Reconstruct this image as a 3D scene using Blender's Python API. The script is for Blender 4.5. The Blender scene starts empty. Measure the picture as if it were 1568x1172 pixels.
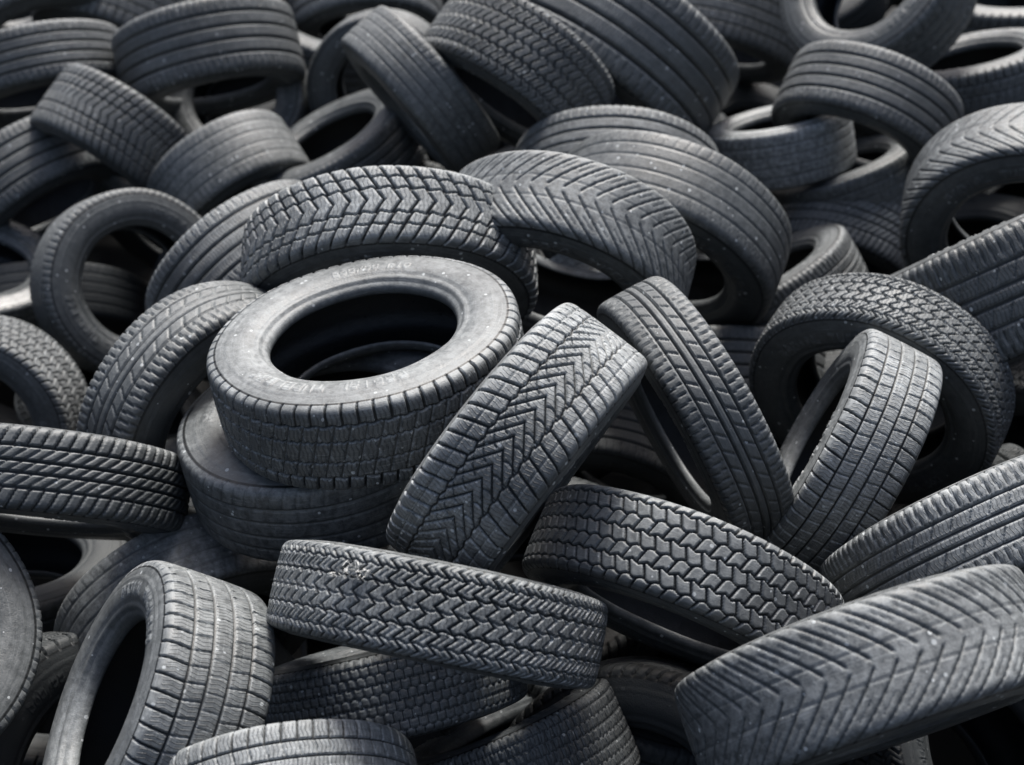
import bpy, math, random
import numpy as np
from mathutils import Vector, Quaternion
random.seed(4); rng=np.random.RandomState(7)
# ---- tires of the visible surface of the heap, in world metres ----
# centre x,y,z | axle heading, axle lean from vertical (degrees) or axle vector | radius, half width, tread, finish
FRONT=[
(-.28,2.46,1.52,-.14,-.02,.99,.311,.097,9,1),
(-.38,2.51,1.31,-.14,-.02,.99,.306,.095,8,1),
(-.29,3.07,1.43,.06,-.79,-.61,.350,.101,0,1),
(.01,2.19,1.49,.79,-.39,-.47,.279,.102,11,1),
(.38,2.55,1.35,-.88,-.29,-.38,.298,.077,7,0),
(.85,2.85,1.23,-.51,-.82,-.27,.297,.085,3,0),
(.70,2.53,1.26,-.88,.27,.38,.269,.090,2,1),
(.91,2.25,1.23,.38,-.71,-.59,.300,.096,7,1),
(.58,1.78,1.30,.30,-.74,-.60,.304,.100,5,4),
(-.13,1.98,1.28,-.19,-.64,-.74,.297,.082,3,1),
(.32,2.13,1.22,-.39,-.68,-.63,.299,.088,4,1),
(-.63,1.87,1.14,-.81,-.20,.55,.264,.109,2,1),
(-.23,2.09,1.02,-.22,.57,.79,.256,.082,6,1),
(.01,2.04,.86,-.39,.52,.76,.231,.096,6,0),
(-.39,1.71,1.07,.21,-.87,-.45,.242,.083,2,1),
(-1.15,1.99,1.22,.54,-.40,.73,.283,.088,1,0),
(-.70,2.44,.89,.51,-.78,-.35,.286,.093,8,0),
(-1.19,2.69,.79,.05,.13,.94,.273,.094,8,3),
(.31,2.33,.74,.20,.18,.92,.320,.100,1,3),
(-.59,5.68,1.34,-.10,.61,.71,.314,.118,1,0),
(-1.55,5.56,1.34,.25,.59,.69,.309,.129,2,0),
(-.81,5.53,1.27,.38,-.10,.88,.309,.116,1,0),
]
REST=[
(-.98,2.45,1.24,84,42,.305,.085,10,0),
(-.67,2.73,1.22,138,86,.316,.092,7,0),
(-1.11,3.74,1.07,308,65,.276,.091,1,0),
(-.70,3.51,1.19,138,60,.295,.116,1,0),
(.12,3.12,1.44,70,56,.315,.110,5,0),
(.40,3.47,1.34,64,57,.330,.113,8,0),
(.30,3.84,1.33,84,52,.302,.104,1,0),
(.30,4.45,1.55,39,45,.413,.170,1,0),
(.01,4.08,1.59,43,49,.284,.125,3,0),
(-.27,4.09,1.53,25,55,.272,.089,8,0),
(-.44,4.75,1.33,264,84,.259,.090,8,0),
(-1.02,4.71,1.44,115,32,.309,.132,1,0),
(-.95,4.81,1.26,259,54,.252,.092,8,0),
(-1.29,4.39,1.28,50,51,.249,.122,0,0),
(-.90,4.27,1.17,133,52,.251,.115,8,0),
(-.56,4.34,1.23,187,26,.285,.100,1,0),
(-1.59,4.43,1.10,140,47,.283,.120,1,0),
(-1.64,4.79,1.36,119,32,.316,.102,1,0),
(-1.83,5.38,1.41,125,47,.322,.124,1,0),
(-1.68,3.99,.95,334,16,.275,.097,8,2),
(-1.43,3.32,.88,263,82,.268,.098,4,0),
(1.09,4.20,1.42,54,45,.276,.113,1,0),
(.84,4.24,1.31,140,16,.231,.094,8,1),
(1.07,4.21,1.18,155,24,.238,.098,8,0),
(1.05,4.13,1.03,63,47,.249,.104,10,0),
(.77,3.74,1.04,156,34,.268,.088,7,0),
(1.21,4.72,1.67,217,52,.313,.119,8,0),
(.81,5.35,1.36,62,34,.298,.124,2,0),
(1.56,4.68,1.37,156,17,.288,.111,9,0),
(1.89,5.34,1.40,193,7,.308,.123,2,0),
(1.37,3.53,1.37,75,72,.316,.110,5,0),
(1.18,3.06,1.38,127,41,.337,.145,7,0),
(.62,3.45,.92,86,42,.256,.100,1,0),
(.20,3.54,1.04,125,69,.266,.092,8,0),
(.29,3.08,.82,72,69,.255,.094,1,3),
]
bod=[]
def add(c,a,R,w,p,m,fix):
    c=np.array(c,float); a=np.array(a,float); a/=np.linalg.norm(a)
    bod.append(dict(c=c,c0=c.copy(),a=a,a0=a.copy(),R=R,w=w,p=p,m=m,fix=fix,im=0. if fix else 1.))
for t in FRONT: add(t[:3],t[3:6],t[6],t[7],t[8],t[9],True)
for t in REST:
    h,l=math.radians(t[3]),math.radians(t[4])
    add(t[:3],(math.sin(l)*math.cos(h),math.sin(l)*math.sin(h),math.cos(l)),t[5],t[6],t[7],t[8],True)
H=np.array([b['c'] for b in bod])
def idw(x,y):
    d2=(H[:,0]-x)**2+(H[:,1]-y)**2+.04
    wt=1/d2**2; return float((wt*H[:,2]).sum()/wt.sum())
# ---- deeper tires of the heap and its flanks ----
def filler(x,y,z,flat=.3):
    n=(rng.normal()*.6,rng.normal()*.6,flat+rng.rand())
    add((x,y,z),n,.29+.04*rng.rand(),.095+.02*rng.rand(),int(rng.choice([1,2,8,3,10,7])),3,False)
row=0
y=1.0
while y<7.2:
    x=-3.3+(.29 if row%2 else 0)
    while x<3.4:
        xx=x+rng.uniform(-.08,.08); yy=y+rng.uniform(-.08,.08)
        z=idw(xx,yy)
        filler(xx,yy,z-.44)
        dmin=np.sqrt(((H[:,:2]-[xx,yy])**2).sum(1)).min()
        if dmin>.48: filler(xx,yy,z-.05,.1)
        x+=.6
    y+=.54; row+=1
N=len(bod)
th=np.linspace(0,2*np.pi,20,endpoint=False)
def pts(b):
    a=b['a']; e=np.array([1,0,0]) if abs(a[0])<.8 else np.array([0,1,0])
    p=np.cross(a,e); p/=np.linalg.norm(p); q=np.cross(a,p)
    ring=np.outer(np.cos(th),p)+np.outer(np.sin(th),q)
    R,w=b['R'],b['w']; o=[]
    for rr,hh in ((1,-.7),(1,0),(1,.7),(.8,-1),(.8,1),(.64,-.85),(.64,.85),(.93,.93),(.93,-.93)):
        o.append(b['c']+ring*(rr*R)+a*(hh*w))
    return np.concatenate(o)
def pen(P,b):
    q=P-b['c']; h=q@b['a']; rv=q-np.outer(h,b['a']); r=np.linalg.norm(rv,axis=1)
    R=b['R']; dr=np.abs(r-.8*R)-.2*R; dh=np.abs(h)-b['w']
    s=np.maximum(dr,dh); k=s<-.002
    if not k.any(): return None
    s=-s[k]; useh=(dh>dr)[k]
    n=np.where(useh[:,None],np.sign(h[k])[:,None]*b['a'],np.sign(r-.8*R)[k][:,None]*(rv/np.maximum(r,1e-6)[:,None])[k])
    return s,n,P[k]
def settle():
    PP=[pts(b) for b in bod]
    cs=np.array([b['c'] for b in bod]); Rs=np.array([b['R'] for b in bod]); dc=np.zeros((N,3)); da=np.zeros((N,3))
    D2=np.sqrt(((cs[:,None]-cs[None])**2).sum(2)); I,J=np.where(D2<Rs[:,None]+Rs[None]+.04)
    for A,B in zip(I,J):
        if A==B or (bod[A]['fix'] and bod[B]['fix']): continue
        g=pen(PP[A],bod[B])
        if g is None: continue
        s,n,Pk=g
        D=(s[:,None]*n).sum(0)/s.sum()*s.max()
        wa,wb=bod[A]['im'],bod[B]['im']
        dc[A]+=D*.4*wa; dc[B]-=D*.4*wb
        pc=(Pk*s[:,None]).sum(0)/s.sum()
        da[A]+=np.cross(np.cross(pc-bod[A]['c'],D),bod[A]['a'])*1.2*wa
        da[B]-=np.cross(np.cross(pc-bod[B]['c'],D),bod[B]['a'])*1.2*wb
    for k,b in enumerate(bod):
        if b['fix']: continue
        d=dc[k]; l=np.linalg.norm(d)
        if l>.04: d=d*.04/l
        c=b['c']+d; c[2]=min(c[2],b['c0'][2]+.02); b['c']=b['c0']+(c-b['c0'])*.985
        a=b['a']+da[k]; a/=np.linalg.norm(a)
        dv=a-b['a0']; L=np.linalg.norm(dv)
        if L>.7: a=b['a0']+dv*.7/L; a/=np.linalg.norm(a)
        b['a']=a
for it in range(60): settle()

# ---- tire meshes ----
CIR=2*math.pi*.31
def ss(a,b,x):
    t=np.clip((x-a)/(b-a),0,1); return t*t*(3-2*t)
def ln(d,w,s=.001): return 1-ss(w/2-s,w/2+s,np.abs(d))
def per(d,L): return (d+L/2)%L-L/2
def tri(t): return 2*np.abs(2*(t-np.floor(t+.5)))-1
A_=.082
def mxx(*a):
    o=a[0]
    for b in a[1:]: o=np.maximum(o,b)
    return o
def pattern(k,u,y):
    x=u*A_; au=np.abs(u); sg=np.sign(u); inn=(au<1.0)
    if k==0:
        L=CIR/58; o=.050*au**.8
        lat=ln(per(y-o,L)*.8,.0046)*ss(.28,.34,au)
        mid=ln(per(y-.05*au-.01,L)*.75,.004)*(au<.38)
        z=tri(y/L)*.0022
        c=mxx(ln(np.abs(x)-.36*A_+z,.0036),ln(np.abs(x)-.70*A_-z,.0034))*inn
        return mxx(lat,mid,c)
    if k==11:
        L=CIR/60
        lat=ln(per(y-.028*au,L)*.9,.0044)*ss(.46,.5,au)
        c=ln(np.abs(x)-.47*A_-.002*tri(y/L),.0038)*inn
        v=ln(per(y-.13*au,L)*.52,.0032)*(au<.47)
        v2=ln(per(y+.05*au+.01*np.sin(u*9),L)*.8,.0024)*((au>.12)&(au<.47))*.8
        c2=ln(np.abs(x)-.78*A_,.0025)*inn*.5
        return mxx(lat,c,v,v2,c2)
    if k==1:
        c=mxx(ln(np.abs(x)-.2*A_,.0065,.0015),ln(np.abs(x)-.62*A_,.0065,.0015))*inn
        lat=ln(per(y-.01*au,CIR/84),.003)*.6*(au>.72)
        return mxx(c,lat)
    if k==2:
        c=mxx(ln(np.abs(x)-.2*A_,.0036),ln(np.abs(x)-.6*A_,.0042))*inn
        L=CIR/58
        lat=ln(per(y-.012*au*sg,L),.0044)*(au>.6)
        m=ln(per(y+.016*u+L/2,L),.003)*((au>.2)&(au<.6))*.65
        m2=ln(per(y,L),.002,.001)*.4*(au<.2)
        return mxx(c,lat,m,m2)
    if k==3:
        L=CIR/66
        t=y+.0085*tri(x/(.44*A_)+.25)
        lat=ln(per(t,L)*.85,.0042)
        zg=.0028*tri(y/L)
        c=mxx(ln(np.abs(x)-.44*A_+zg,.0036),ln(np.abs(x)-.82*A_-zg,.003)*.8)*inn
        c2=ln(x-zg,.003)*.6
        st=ln(per(t-L/2,L),.002)*(au>.5)*.5
        return mxx(lat,c,c2,st)
    if k==4:
        L=CIR/66; cw=.36*A_; col=np.floor(x/cw+.5)
        d1=ln(per(x-cw/2-.0035*tri(y/L),cw),.0035)*inn
        st=(col%2)*L/2
        lat=ln(per(y+st+np.where(col%2==0,1,-1)*.35*(x-col*cw),L),.0044)
        return mxx(d1,lat)
    if k==5:
        L=CIR/52
        o=.085*au**1.2
        lat=ln(per(y-o,L)*.68,.0028)*ss(.05,.11,au)
        l2=ln(per(y-o-L/2,L)*.68,.002)*ss(.55,.6,au)*(1-ss(.85,.9,au))*.5
        c=ln(np.abs(x)-.30*A_,.0018)*.35
        return mxx(lat,l2,c)*.65
    if k==6:
        L=CIR/92; cw=.26*A_; col=np.floor(x/cw+.5)
        d1=ln(per(x-cw/2-.0015*tri(y/L),cw),.003)*inn
        lat=ln(per(y+(col%2)*L/2,L),.0036)
        return mxx(d1,lat)*.8
    if k==7:
        c=mxx(ln(np.abs(x)-.14*A_,.005),ln(np.abs(x)-.52*A_,.005))*inn
        L=CIR/100
        lat=ln(per(y+.01*u,L),.003,.001)*(au>.6)*.8
        dg=ln(per(y-.06*u,L*2)*.7,.0028)*((au>.2)&(au<.5))*.6
        return mxx(c,lat,dg)
    if k==8:
        c=mxx(ln(np.abs(x)-.22*A_,.005),ln(np.abs(x)-.62*A_,.005))*inn*.35
        lat=ln(per(y-.02*au,CIR/70),.003)*.25*(au>.66)
        return mxx(c,lat)
    if k==9:
        L=CIR/64
        lat=ln(per(y-.008*u,L)+.003*np.clip((au-.75)*3,0,1),.005)*(au>.72)
        c=mxx(ln(np.abs(x)-.70*A_-.0022*tri(y/L),.004),ln(np.abs(x)-.28*A_-.002*tri(2*y/L),.0032))*inn
        m=ln(per(y-.03*u,L)*.8,.003)*(au<.7)*.7
        m2=ln(per(y+.03*u,L)*.8,.002,.001)*(au<.7)*.35
        return mxx(lat,c,m,m2)
    if k==10:
        c=mxx(ln(np.abs(x)-.16*A_,.0045),ln(np.abs(x)-.56*A_,.005))*inn
        L=CIR/74
        lat=ln(per(y-.03*u,L)*.85,.0038)*(au>.58)
        m=ln(per(y-.09*u,L)*.6,.003)*(au<.54)*.6
        return mxx(c,lat,m)
half=[(0,310),(35,309.7),(65,308.6),(80,306.5),(89,300.5),(93.5,289),(97,270),(99.5,249),(98,228),(91,208),(83,197),(79,190),(72,186),(62,185.5),(58.5,190),(66,201),(80,216),(87,236),(87,258),(81,278),(68,290),(40,296),(0,298)]
cp=np.array(half+[(-x,r) for x,r in half[-2:0:-1]],float)/1000
def catmull(P,n=16):
    o=[];M=len(P)
    for i in range(M):
        p0,p1,p2,p3=P[i-1],P[i],P[(i+1)%M],P[(i+2)%M]
        for t in np.linspace(0,1,n,endpoint=False):
            o.append(.5*((2*p1)+(-p0+p2)*t+(2*p0-5*p1+4*p2-p3)*t*t+(-p0+3*p1-3*p2+p3)*t**3))
    return np.array(o)
dense=catmull(cp); dc_=np.vstack([dense,dense[:1]])
seg=np.linalg.norm(np.diff(dc_,axis=0),axis=1); cum=np.concatenate([[0],np.cumsum(seg)]); TOT=cum[-1]
FONT={'R':'1111010001111101010010010','A':'0111010001111111000110001','D':'1111010001100011000111110','I':'0010000100001000010000100','L':'1000010000100001000011111','T':'1111100100001000010000100','U':'1000110001100011000101110','B':'1111010001111101000111110','E':'1111110000111101000011111','S':'0111110000011100000111110','2':'1111000001011101000011111','0':'0111010001100011000101110','5':'1111110000111100000111110','6':'0111110000111101000101110','1':'0010001100001000010001110','/':'0000100010001000100010000',' ':'0'*25}
def letters(txt,y,r,y0,r0,h,cwid):
    out=np.zeros_like(y)
    col=np.floor((y-y0)/cwid).astype(int); ok=(col>=0)&(col<len(txt))&(r>r0)&(r<r0+h)
    fx=np.clip(((y-y0)/cwid-col)/.8*5,0,None).astype(int); fy=np.clip((1-(r-r0)/h)*5,0,4).astype(int)
    ok&=(fx<5)
    tab=np.array([[int(ch) for ch in FONT[c]] for c in txt])
    out[ok]=tab[col[ok],fy[ok]*5+fx[ok]]
    return out
def make_tire(k,NS,nt_=40):
    tr=.112; bead=.234
    s_out=np.concatenate([np.linspace(0,tr,nt_)[:-1],np.linspace(tr,bead,28)])
    inner=np.linspace(bead,TOT-bead,14)[1:-1]
    S=np.concatenate([s_out,inner,TOT-s_out[:0:-1]])
    px=np.interp(S,cum,dc_[:,0]); pr=np.interp(S,cum,dc_[:,1])
    e=.0008
    tx=np.interp((S+e)%TOT,cum,dc_[:,0])-np.interp((S-e)%TOT,cum,dc_[:,0]); t_r=np.interp((S+e)%TOT,cum,dc_[:,1])-np.interp((S-e)%TOT,cum,dc_[:,1])
    L=np.hypot(tx,t_r); nx,nr=-t_r/L,tx/L
    sS=np.where(S>TOT/2,S-TOT,S); M=len(S)
    phi=np.arange(NS)*2*np.pi/NS
    Yg,Sg=np.meshgrid(phi*.31,sS,indexing='ij')
    u=Sg/A_
    au=np.abs(u)
    outer=(np.abs(Sg)<bead)
    g=pattern(k,u,Yg)*(1-ss(1.16,1.32,au))*outer
    # tread worn unevenly round the tire and across it
    dep=.0078*(1+.12*np.sin(2*phi+k*1.3)+.08*np.sin(5*phi+k))[:,None]*(1-.12*np.clip(u,-1,1)*(1 if k%2 else -1))
    disp=-dep*g
    Rg=np.broadcast_to(pr,(NS,M)); side=(outer&(au>1.3)).astype(float)
    rings=.0022*ln(Rg-.2035,.006,.001)-.0018*ln(Rg-.213,.003,.001)+.0016*ln(Rg-.264,.003,.001)+.0016*ln(Rg-.2745,.003,.001)
    disp=disp+side*rings
    yd=np.where(Sg<0,Yg,CIR-Yg)
    lt=letters('RADIAL TUBELESS',yd,Rg,.15,.224,.026,.028)+letters('205/55 R16',yd,Rg,1.15,.228,.02,.022)
    disp=disp+side*.0018*lt
    wob=.0012*np.sin(3*phi+k)+.0008*np.sin(7*phi+2*k)
    rr=pr+nr*disp+wob[:,None]; xx=px+nx*disp+(.001*np.sin(2*phi+k))[:,None]
    co=np.empty((NS,M,3),np.float32); co[...,0]=rr*np.cos(phi)[:,None]; co[...,1]=rr*np.sin(phi)[:,None]; co[...,2]=xx
    me=bpy.data.meshes.new('tire_mesh_%d'%k)
    idx=np.arange(NS*M,dtype=np.int32).reshape(NS,M); b=np.roll(idx,-1,0); c=np.roll(b,-1,1); d=np.roll(idx,-1,1)
    q=np.stack([idx,d,c,b],-1).reshape(-1,4)
    me.vertices.add(NS*M); me.vertices.foreach_set('co',co.reshape(-1))
    me.loops.add(q.size); me.loops.foreach_set('vertex_index',q.reshape(-1))
    me.polygons.add(len(q)); me.polygons.foreach_set('loop_start',np.arange(0,q.size,4,dtype=np.int32)); me.polygons.foreach_set('loop_total',np.full(len(q),4,np.int32))
    me.polygons.foreach_set('use_smooth',np.ones(len(q),bool))
    at=me.attributes.new('wear_and_shade','FLOAT','POINT')
    top=.56 if k in (5,8) else .8
    wv=(1-g)*outer*(au<1.25)*top+side*(.44+.39*lt)  # high on worn tops and letters; low marks grooves coloured dark as shade
    at.data.foreach_set('value',wv.reshape(-1).astype(np.float32))
    me.update(calc_edges=True)
    uvl=me.uv_layers.new(name='tread')
    ii=np.repeat(np.arange(NS),M).astype(np.float32); su=np.tile(u[0],NS).astype(np.float32)
    sd=np.tile(np.roll(u[0],-1),NS).astype(np.float32)
    uv=np.empty((NS*M,4,2),np.float32)
    uv[:,0,0]=ii;uv[:,1,0]=ii;uv[:,2,0]=ii+1;uv[:,3,0]=ii+1; uv[...,0]*=CIR/NS
    uv[:,0,1]=su;uv[:,1,1]=sd;uv[:,2,1]=sd;uv[:,3,1]=su
    uvl.data.foreach_set('uv',uv.reshape(-1))
    return me
def rubber(name):
    m=bpy.data.materials.new(name); m.use_nodes=True; nt=m.node_tree; n=nt.nodes; l=nt.links
    bs=n['Principled BSDF']
    tc=n.new('ShaderNodeTexCoord'); oi=n.new('ShaderNodeObjectInfo')
    mp=n.new('ShaderNodeVectorMath'); mp.operation='ADD'; cb=n.new('ShaderNodeVectorMath'); cb.operation='SCALE'; cb.inputs[3].default_value=37
    cmb=n.new('ShaderNodeCombineXYZ')
    for i in range(3): l.new(oi.outputs['Random'],cmb.inputs[i])
    l.new(cmb.outputs[0],cb.inputs[0]); l.new(tc.outputs['Object'],mp.inputs[0]); l.new(cb.outputs[0],mp.inputs[1])
    oc=n.new('ShaderNodeSeparateColor'); l.new(oi.outputs['Color'],oc.inputs[0])  # R: dust, also cut to paint shade on deep and rear tires, G: roughness
    def noise(s,d,r=.6,vec=None):
        x=n.new('ShaderNodeTexNoise'); x.inputs['Scale'].default_value=s; x.inputs['Detail'].default_value=d; x.inputs['Roughness'].default_value=r
        l.new(vec or mp.outputs[0],x.inputs['Vector']); return x.outputs['Fac']
    def mr(v,a,b,c=0,d=1):
        x=n.new('ShaderNodeMapRange'); x.inputs[1].default_value=a;x.inputs[2].default_value=b;x.inputs[3].default_value=c;x.inputs[4].default_value=d; l.new(v,x.inputs[0]); return x.outputs[0]
    def ma(op,a,b=0):
        x=n.new('ShaderNodeMath'); x.operation=op
        for i,v in enumerate((a,b)):
            if isinstance(v,(int,float)): x.inputs[i].default_value=v
            else: l.new(v,x.inputs[i])
        return x.outputs[0]
    n1=noise(4,6,.6); n2=noise(55,5,.75); n3=noise(320,2)
    uvn=n.new('ShaderNodeUVMap'); uvn.uv_map='tread'; us=n.new('ShaderNodeSeparateXYZ'); l.new(uvn.outputs[0],us.inputs[0])
    sv=n.new('ShaderNodeCombineXYZ'); l.new(ma('MULTIPLY',us.outputs[0],3.0),sv.inputs[0]); l.new(ma('MULTIPLY',us.outputs[1],9.0),sv.inputs[1]); l.new(ma('MULTIPLY',oi.outputs['Random'],50),sv.inputs[2])
    n4=noise(3.2,6,.7,sv.outputs[0])
    at=n.new('ShaderNodeAttribute'); at.attribute_name='wear_and_shade'
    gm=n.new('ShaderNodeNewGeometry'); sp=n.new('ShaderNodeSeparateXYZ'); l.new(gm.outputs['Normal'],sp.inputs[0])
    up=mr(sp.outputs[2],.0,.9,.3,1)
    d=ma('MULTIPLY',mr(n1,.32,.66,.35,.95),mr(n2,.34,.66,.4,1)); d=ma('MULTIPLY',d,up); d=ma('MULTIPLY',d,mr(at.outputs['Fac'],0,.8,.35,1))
    d=ma('ADD',d,ma('MULTIPLY',ma('MULTIPLY',mr(n4,.55,.72),mr(at.outputs['Fac'],.2,.6)),.38))
    edge=ma('MULTIPLY',mr(at.outputs['Fac'],.42,.62),mr(at.outputs['Fac'],.79,.68))
    d=ma('ADD',d,ma('MULTIPLY',ma('MULTIPLY',edge,mr(n2,.4,.6)),.28))
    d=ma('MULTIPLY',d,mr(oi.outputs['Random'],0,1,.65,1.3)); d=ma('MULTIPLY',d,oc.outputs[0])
    d=ma('ADD',d,ma('MULTIPLY',mr(at.outputs['Fac'],.81,.86),ma('MULTIPLY',oc.outputs[0],.12)))
    vo=n.new('ShaderNodeTexVoronoi'); vo.inputs['Scale'].default_value=70; l.new(mp.outputs[0],vo.inputs['Vector'])
    sc=n.new('ShaderNodeSeparateColor'); l.new(vo.outputs['Color'],sc.inputs[0])
    spk=ma('MULTIPLY',ma('LESS_THAN',vo.outputs['Distance'],ma('MULTIPLY',sc.outputs[1],.3)),ma('GREATER_THAN',sc.outputs[0],.84))
    d=ma('MAXIMUM',d,ma('MULTIPLY',ma('MULTIPLY',spk,oc.outputs[0]),1.5))
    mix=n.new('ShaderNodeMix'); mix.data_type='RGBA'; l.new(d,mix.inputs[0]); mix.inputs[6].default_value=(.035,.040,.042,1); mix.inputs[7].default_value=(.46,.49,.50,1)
    gro_shade=n.new('ShaderNodeMix'); gro_shade.data_type='RGBA'; gro_shade.inputs[6].default_value=(.012,.014,.015,1)  # near-black put into grooves and inner liner to stand in for occlusion
    l.new(mr(at.outputs['Fac'],.02,.4),gro_shade.inputs[0]); l.new(mix.outputs[2],gro_shade.inputs[7])
    l.new(gro_shade.outputs[2],bs.inputs['Base Color'])
    r=ma('ADD',ma('ADD',mr(n2,.3,.7,-.08,.1),oc.outputs[1]),ma('MULTIPLY',d,.3)); l.new(r,bs.inputs['Roughness'])
    zz=ma('PINGPONG',ma('MULTIPLY',us.outputs[1],7.0),1.0)
    fr=ma('FRACT',ma('DIVIDE',ma('ADD',us.outputs[0],ma('MULTIPLY',zz,.0035)),.0088),0)
    cut=mr(ma('ABSOLUTE',ma('SUBTRACT',fr,.5),0),.06,.16,0,1)
    mask=ma('MULTIPLY',ma('LESS_THAN',ma('ABSOLUTE',us.outputs[1],0),1.02),mr(at.outputs['Fac'],.6,.79))
    mask=ma('MULTIPLY',mask,ma('GREATER_THAN',oi.outputs['Random'],.3))
    sip=ma('MULTIPLY',ma('SUBTRACT',1,cut),mask)
    bu0=n.new('ShaderNodeBump'); bu0.inputs['Strength'].default_value=.9; bu0.inputs['Distance'].default_value=.003
    l.new(ma('SUBTRACT',1,sip),bu0.inputs['Height'])
    bu=n.new('ShaderNodeBump'); bu.inputs['Strength'].default_value=.45; bu.inputs['Distance'].default_value=.003
    l.new(ma('ADD',n2,ma('MULTIPLY',n3,.5)),bu.inputs['Height']); l.new(bu0.outputs[0],bu.inputs['Normal']); l.new(bu.outputs[0],bs.inputs['Normal'])
    return m
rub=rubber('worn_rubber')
OC=[(.58,.42,0,1),(1.0,.38,0,1),(.3,.18,0,1),(.06,.6,0,1),(.75,.42,0,1)]  # deep tires darkened as painted gap shade, rear ones dimmed as painted light falloff
meshes={}
HI=(0,3,9,2,4,11)
for k in range(12):
    meshes[k]=make_tire(k,960 if k in HI else (720 if k==5 else 560),52 if k in HI else 38); meshes[k].materials.append(rub)
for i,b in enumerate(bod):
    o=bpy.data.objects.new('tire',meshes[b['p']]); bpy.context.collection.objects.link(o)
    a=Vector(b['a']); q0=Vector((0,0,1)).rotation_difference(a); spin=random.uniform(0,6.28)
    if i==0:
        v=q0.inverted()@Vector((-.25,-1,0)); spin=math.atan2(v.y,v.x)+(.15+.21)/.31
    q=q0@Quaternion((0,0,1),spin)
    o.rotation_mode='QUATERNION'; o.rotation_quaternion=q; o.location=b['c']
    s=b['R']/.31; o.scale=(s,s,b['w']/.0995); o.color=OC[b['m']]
# ---- a tuft of dry grass caught in the tread ----
gv=[];gf=[]
for i in range(60):
    p=Vector((random.gauss(0,.016),random.gauss(0,.009),random.gauss(0,.004)))
    d=Vector((random.gauss(0,1),random.gauss(0,.6),random.gauss(0,.5))).normalized()*random.uniform(.006,.02)
    s=d.cross(Vector((.3,.5,.8))).normalized()*random.uniform(.0008,.0017); mid=p+d*.5+Vector((0,-.001,.002))
    n0=len(gv); gv+= [p-s,p+s,mid+s,mid-s,p+d]; gf+=[(n0,n0+1,n0+2,n0+3),(n0+3,n0+2,n0+4)]
gme=bpy.data.meshes.new('dry_grass'); gme.from_pydata([tuple(v) for v in gv],[],gf)
go=bpy.data.objects.new('dry_grass_tuft',gme); go.location=(-.250,1.812,1.506); bpy.context.collection.objects.link(go)
gmt=bpy.data.materials.new('dry_grass'); gmt.use_nodes=True; gmt.node_tree.nodes['Principled BSDF'].inputs['Base Color'].default_value=(.55,.56,.55,1); gmt.node_tree.nodes['Principled BSDF'].inputs['Roughness'].default_value=.8
gme.materials.append(gmt)
# ---- ground ----
xs=np.unique(np.concatenate([np.linspace(-400,-12,10),np.linspace(-12,12,80),np.linspace(12,400,10)])); ys=np.unique(np.concatenate([np.linspace(-400,-8,10),np.linspace(-8,16,80),np.linspace(16,600,10)]))
vv=[]
for yv in ys:
    for xv in xs:
        ex=max(abs(xv)-3.5,0,yv-7.4,.9-yv); f=max(0,1-ex/1.6); f=f*f*(3-2*f)
        z=(idw(xv,yv)-.95)*f if f>0 else 0
        vv.append((xv,yv,z+ (.02*math.sin(xv*3.1)*math.cos(yv*2.3) if abs(xv)<12 and -8<yv<16 else 0)))
nx_=len(xs); ff=[(j*nx_+i,j*nx_+i+1,(j+1)*nx_+i+1,(j+1)*nx_+i) for j in range(len(ys)-1) for i in range(nx_-1)]
gme=bpy.data.meshes.new('ground'); gme.from_pydata(vv,[],ff); g=bpy.data.objects.new('ground',gme); bpy.context.collection.objects.link(g)
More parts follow.
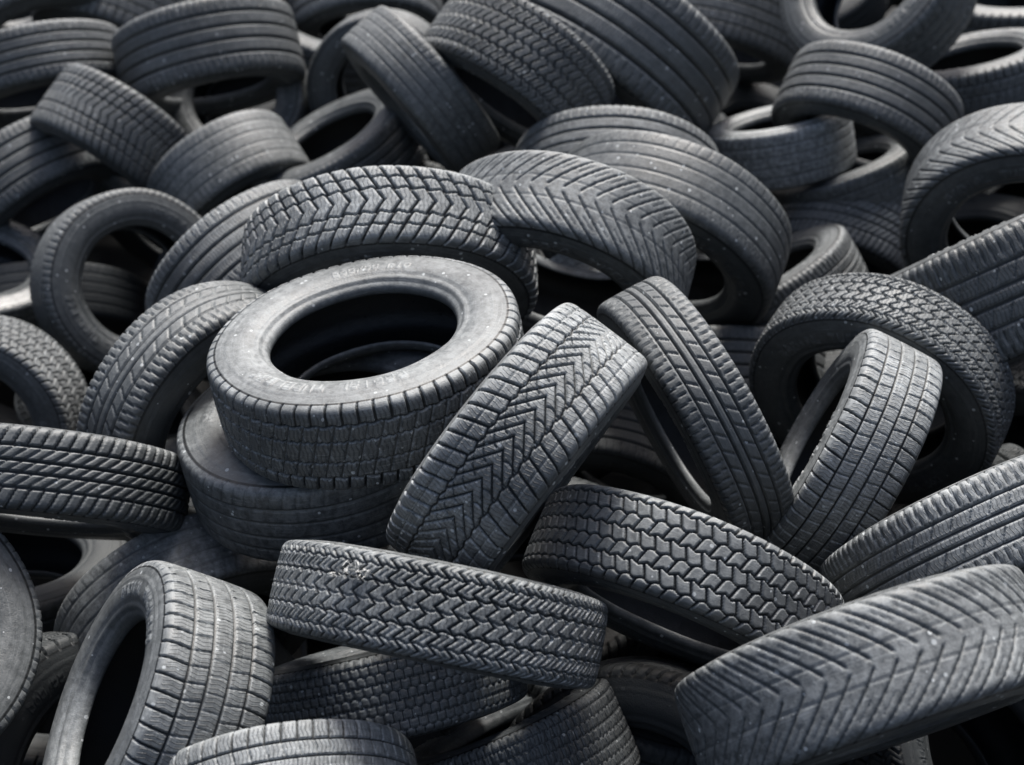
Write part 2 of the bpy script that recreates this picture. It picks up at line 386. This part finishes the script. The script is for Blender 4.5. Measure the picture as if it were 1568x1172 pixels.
gm=bpy.data.materials.new('dirt'); gm.use_nodes=True; nt=gm.node_tree; nn=nt.nodes.new('ShaderNodeTexNoise'); nn.inputs['Scale'].default_value=6; nn.inputs['Detail'].default_value=8
cr=nt.nodes.new('ShaderNodeValToRGB'); cr.color_ramp.elements[0].color=(.012,.013,.013,1); cr.color_ramp.elements[1].color=(.035,.036,.036,1)
tcg=nt.nodes.new('ShaderNodeTexCoord'); nt.links.new(tcg.outputs['Object'],nn.inputs['Vector'])
nt.links.new(nn.outputs['Fac'],cr.inputs[0]); nt.links.new(cr.outputs[0],nt.nodes['Principled BSDF'].inputs['Base Color']); nt.nodes['Principled BSDF'].inputs['Roughness'].default_value=.95
gme.materials.append(gm)
# ---- light and camera ----
EL,AZ=60,12
w=bpy.data.worlds.new('World'); bpy.context.scene.world=w; w.use_nodes=True
sk=w.node_tree.nodes.new('ShaderNodeTexSky'); sk.sky_type='NISHITA'; sk.sun_disc=False; sk.sun_elevation=math.radians(EL); sk.sun_rotation=math.radians(AZ); sk.dust_density=7; sk.air_density=1
w.node_tree.links.new(sk.outputs[0],w.node_tree.nodes['Background'].inputs[0]); w.node_tree.nodes['Background'].inputs[1].default_value=.15
sl=bpy.data.lights.new('sun','SUN'); sl.energy=4.8; sl.angle=math.radians(16); sl.color=(1,.98,.95)
so=bpy.data.objects.new('sun',sl); bpy.context.collection.objects.link(so)
dv=Vector((math.sin(math.radians(AZ))*math.cos(math.radians(EL)),math.cos(math.radians(AZ))*math.cos(math.radians(EL)),math.sin(math.radians(EL))))
so.rotation_mode='QUATERNION'; so.rotation_quaternion=dv.to_track_quat('Z','Y'); so.location=(0,3,8)
cd=bpy.data.cameras.new('camera'); cam=bpy.data.objects.new('camera',cd); bpy.context.collection.objects.link(cam); bpy.context.scene.camera=cam
cam.location=(0,0,2.9); cam.rotation_euler=(math.radians(60),0,0); cd.lens=50; cd.sensor_width=36; cd.clip_end=2000; cd.clip_start=.05
cd.dof.use_dof=True; cd.dof.focus_distance=2.6; cd.dof.aperture_fstop=2.8
vs=bpy.context.scene.view_settings; vs.view_transform='Standard'; vs.look='None'; vs.exposure=0
